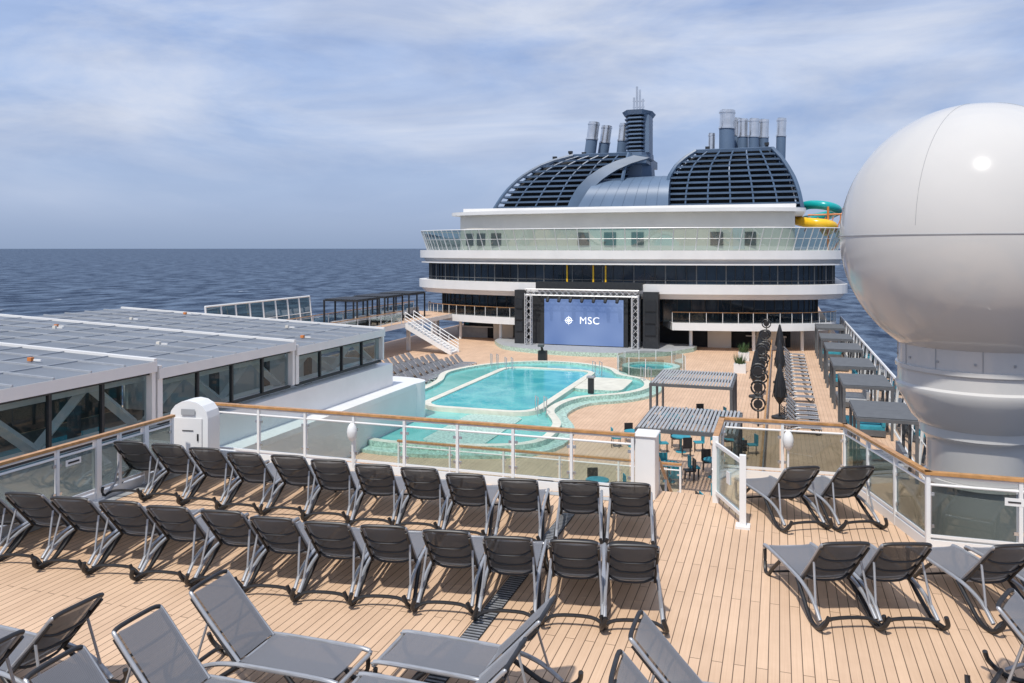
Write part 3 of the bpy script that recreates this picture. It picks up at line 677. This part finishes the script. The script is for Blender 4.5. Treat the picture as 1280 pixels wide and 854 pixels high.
def windscreen(name,x,u0,u1,z0,z1,n,lean=.3):
    b=B()
    for i in range(n+1):
        u=u0+(u1-u0)*i/n; b.tube([(x,u,z0),(x-lean,u,z1)],.07,WHITE,6)
        if i<n:
            w=(u1-u0)/n; b.strip([(x,u+.08,z0+.1),(x,u+w-.08,z0+.1)],[(x-lean,u+.08,z1-.05),(x-lean,u+w-.08,z1-.05)],WSGLASS)
    b.tube([(x-lean,u0,z1),(x-lean,u1,z1)],.08,WHITE,6); b.tube([(x,u0,z0),(x,u1,z0)],.08,WHITE,6); b.tube([(x-lean*.5,u0,(z0+z1)/2),(x-lean*.5,u1,(z0+z1)/2)],.03,WHITE,6)
    b.obj(name)
windscreen('side_windscreen',-37.6,46,59,-2.4,.3,8)
windscreen('side_windscreen',5.7,20,88,ZP,ZP+2.6,26,-.2)
def pergola(name,x,y,z,w,d,h,slat=WHITE,post=BLACKM,cush=None,n=12,along=False):
    b=B()
    for sx in (-1,1):
        for sy in (-1,0,1): b.box((x+sx*w/2,y+sy*d/2,z+h/2),(.12,.12,h),post)
        b.box((x+sx*w/2,y,z+h+.06),(.14,d+.14,.12),post)
    for sy in (-1,0,1): b.box((x,y+sy*d/2,z+h+.075),(w+.12,.13,.14),post)
    if along:
        for i in range(n): b.box((x,y-d/2+d*(i+.5)/n,z+h+.18),(w+.1,d/n*.6,.04),slat,rx=.25)
    else:
        for i in range(n): b.box((x-w/2+w*(i+.5)/n,y,z+h+.18),(w/n*.6,d+.1,.04),slat,ry=.25)
    if cush:
        b.box((x,y,z+.22),(w*.8,d*.75,.3),post); b.box((x,y,z+.45),(w*.76,d*.7,.16),cush)
        b.box((x+w*.36,y,z+.75),(.16,d*.7,.5),cush)
    b.obj(name)
for k in range(3): pergola('promenade_cabana',-35.6,62+k*5.0,-2.49,3.2,3.6,2.3,slat=BLACKM,cush=GREYF)
pergola('poolside_pergola',-4.3,43.6,ZP,4.0,4.6,2.5,slat=GREYF,post=DGREY,n=26)
pergola('poolside_pergola',-3.4,33.0,ZP,3.7,4.2,2.5,slat=GREYF,post=DGREY,n=24)
for k in range(6): pergola('starboard_cabana',4.2,38+k*7.6,ZP,2.2,3.8,2.4+.1*(k%2) ,slat=DGREY,post=DGREY,cush=TEALC if k%2 else GREYF,n=14,along=True)
LEAF=mat('leaf_green',(.05,.10,.03),.6,var=.4,scale=5)
def planter(x,y):
    b=B(); b.box((x,y,ZP+.35),(.9,.9,.7),WHITE2)
    for i in range(140):
        a=random.uniform(0,2*PI); r=random.uniform(.05,.55); h=random.uniform(.7,1.6)
        p=Vector((x+r*math.cos(a)*.6,y+r*math.sin(a)*.6,ZP+.6)); q=Vector((x+r*math.cos(a)*1.3,y+r*math.sin(a)*1.3,ZP+h)); s=Vector((-math.sin(a),math.cos(a),0))*.05
        b.add([p-s,p+s,q],[(0,1,2)],LEAF)
    b.obj('planter_box')
for k in range(2): planter(-2.9,64+7*k)
def dining(x,y,z):
    b=B(); b.lathe((x,y),[(.001,z+.76),(.45,z+.76),(.45,z+.72),(.05,z+.72),(.04,z+.04),(.25,z+.03),(.25,z)],TEALC,20)
    for k in range(4):
        a=k*PI/2+.4; cx=x+.85*math.cos(a); cy=y+.85*math.sin(a); mm=BLACK if (k+int(y))%2 else TEALC
        b.box((cx,cy,z+.45),(.42,.42,.05),mm,rz=a); b.box((cx+.2*math.cos(a),cy+.2*math.sin(a),z+.7),(.04,.42,.45),mm,rz=a)
        for dx,dy in ((.18,.18),(-.18,.18),(.18,-.18),(-.18,-.18)): b.tube([(cx+dx,cy+dy,z),(cx+dx,cy+dy,z+.44)],.018,BLACK,5)
    b.obj('bistro_table_set')
for (x,y) in ((-5.5,43),(-3.8,44.6),(-4.3,33.2),(-2.6,34.4),(-4.9,26.4),(-2.5,24.2),(-3.6,28.6),(-6.6,30),(-1.8,29.4),(-2,38.5),(-4.4,38.2),(-6.7,38.5),(-1.6,26.6)): dining(x,y,ZP)
def parasol(x,y):
    b=B(); b.lathe((x,y),[(.45,ZP),(.45,ZP+.12),(.06,ZP+.14),(.05,ZP+.8)],BLACKM,14)
    b.lathe((x,y),[(.05,ZP+.8),(.16,ZP+.95),(.34,ZP+1.25),(.30,ZP+1.8),(.20,ZP+2.4),(.10,ZP+2.9),(.0,ZP+3.1)],BLACK,9)
    for k in range(9):
        a=2*PI*k/9; b.tube([(x+.05*math.cos(a),y+.05*math.sin(a),ZP+3.0),(x+.24*math.cos(a),y+.24*math.sin(a),ZP+2.2),(x+.40*math.cos(a),y+.40*math.sin(a),ZP+1.2)],.03,BLACKM,5)
    b.obj('folded_parasol')
for k in range(6): parasol(-1.45 if k%2 else .0,47.5+6.2*k)
def fan(x,y):
    b=B(); b.tube([(x,y,ZP),(x,y,ZP+2.9)],.05,BLACKM,6)
    for z in (ZP+1.2,ZP+2.1,ZP+3.0):
        b.tube([(x+.36*math.cos(2*PI*k/16),y,z+.36*math.sin(2*PI*k/16)) for k in range(16)],.06,BLACK,6,closed=True)
        b.tube([(x,y-.1,z),(x,y+.12,z)],.24,BLACK,12)
    b.obj('round_lamp_stand')
for k in range(4): fan(-1.1,45.0+9.4*k)
railing('walkway_railing',[(-.7,30),(-.7,78)],z0=ZP,step=2.4,glass=GLASS)
# sky / light
w=bpy.data.worlds.new('World'); S.world=w; w.use_nodes=True; nt=w.node_tree; L=nt.links; bg=nt.nodes['Background']
EL=math.radians(60)
sk=nt.nodes.new('ShaderNodeTexSky'); sk.sky_type='NISHITA'; sk.sun_disc=False; sk.sun_elevation=EL; sk.sun_rotation=math.radians(180); sk.air_density=1; sk.dust_density=2; 
bg.inputs['Strength'].default_value=.1
tc=nt.nodes.new('ShaderNodeTexCoord'); sp=nt.nodes.new('ShaderNodeSeparateXYZ'); L.new(tc.outputs['Generated'],sp.inputs[0])
gr=nt.nodes.new('ShaderNodeValToRGB'); E=gr.color_ramp.elements
E[0].position=0; E[0].color=(.33,.43,.63,1); E[1].position=1; E[1].color=(.48,.60,.90,1)
x=E.new(.05); x.color=(.40,.51,.75,1); x=E.new(.18); x.color=(.47,.60,.88,1); x=E.new(.35); x.color=(.38,.52,.85,1)
L.new(sp.outputs['Z'],gr.inputs[0])
sc=nt.nodes.new('ShaderNodeMixRGB'); sc.blend_type='MULTIPLY'; sc.inputs[0].default_value=1; sc.use_clamp=False; L.new(gr.outputs[0],sc.inputs[1]); sc.inputs[2].default_value=(10,10,10,1)
m1=nt.nodes.new('ShaderNodeMixRGB'); m1.inputs[0].default_value=.85; L.new(sk.outputs[0],m1.inputs[1]); L.new(sc.outputs[0],m1.inputs[2])
mp=nt.nodes.new('ShaderNodeMapping'); mp.inputs['Scale'].default_value=(1.2,1.2,4.6); mp.inputs['Rotation'].default_value=(.12,-.22,.3); L.new(tc.outputs['Generated'],mp.inputs[0])
ns=nt.nodes.new('ShaderNodeTexNoise'); ns.inputs['Scale'].default_value=2.1; ns.inputs['Detail'].default_value=10; ns.inputs['Roughness'].default_value=.58; ns.inputs['Distortion'].default_value=.6
L.new(mp.outputs[0],ns.inputs['Vector'])
cr=nt.nodes.new('ShaderNodeValToRGB'); cr.color_ramp.elements[0].position=.40; cr.color_ramp.elements[1].position=.64; cr.color_ramp.elements[1].color=(.9,.9,.9,1); L.new(ns.outputs['Fac'],cr.inputs[0])
fd=nt.nodes.new('ShaderNodeMapRange'); fd.inputs[1].default_value=.02; fd.inputs[2].default_value=.15; L.new(sp.outputs['Z'],fd.inputs[0])
ml=nt.nodes.new('ShaderNodeMath'); ml.operation='MULTIPLY'; L.new(cr.outputs[0],ml.inputs[0]); L.new(fd.outputs[0],ml.inputs[1])
m2=nt.nodes.new('ShaderNodeMixRGB'); L.new(ml.outputs[0],m2.inputs[0]); L.new(m1.outputs[0],m2.inputs[1]); m2.inputs[2].default_value=(7.0,7.5,8.7,1)
# greyer undersides of the cloud sheet
nu=nt.nodes.new('ShaderNodeTexNoise'); nu.inputs['Scale'].default_value=3.4; nu.inputs['Detail'].default_value=7; nu.inputs['Roughness'].default_value=.55; nu.inputs['Distortion'].default_value=.3
L.new(mp.outputs[0],nu.inputs['Vector'])
cu_=nt.nodes.new('ShaderNodeValToRGB'); cu_.color_ramp.elements[0].position=.36; cu_.color_ramp.elements[0].color=(.80,.83,.88,1); cu_.color_ramp.elements[1].position=.58; L.new(nu.outputs['Fac'],cu_.inputs[0])
m3=nt.nodes.new('ShaderNodeMixRGB'); m3.blend_type='MULTIPLY'; L.new(fd.outputs[0],m3.inputs[0]); L.new(m2.outputs[0],m3.inputs[1]); L.new(cu_.outputs[0],m3.inputs[2])
L.new(m3.outputs[0],bg.inputs['Color'])
sd=bpy.data.lights.new('sun','SUN'); sd.energy=3.9; sd.angle=math.radians(2.0); sd.color=(1,.955,.88)
so=bpy.data.objects.new('sun',sd); S.collection.objects.link(so)
sdir=Vector((-.05,-math.cos(EL),math.sin(EL))) ; so.rotation_euler=sdir.to_track_quat('Z','Y').to_euler()
# camera
cd=bpy.data.cameras.new('camera'); co=bpy.data.objects.new('camera',cd); S.collection.objects.link(co); S.camera=co
cd.lens=28.125; cd.sensor_width=36; cd.shift_y=-.0914; cd.clip_end=100000; cd.clip_start=.1
co.location=(0,0,4.4); co.rotation_euler=(PI/2,0,math.radians(18.5))
S.view_settings.view_transform='Standard'; S.view_settings.look='None'; S.view_settings.exposure=0
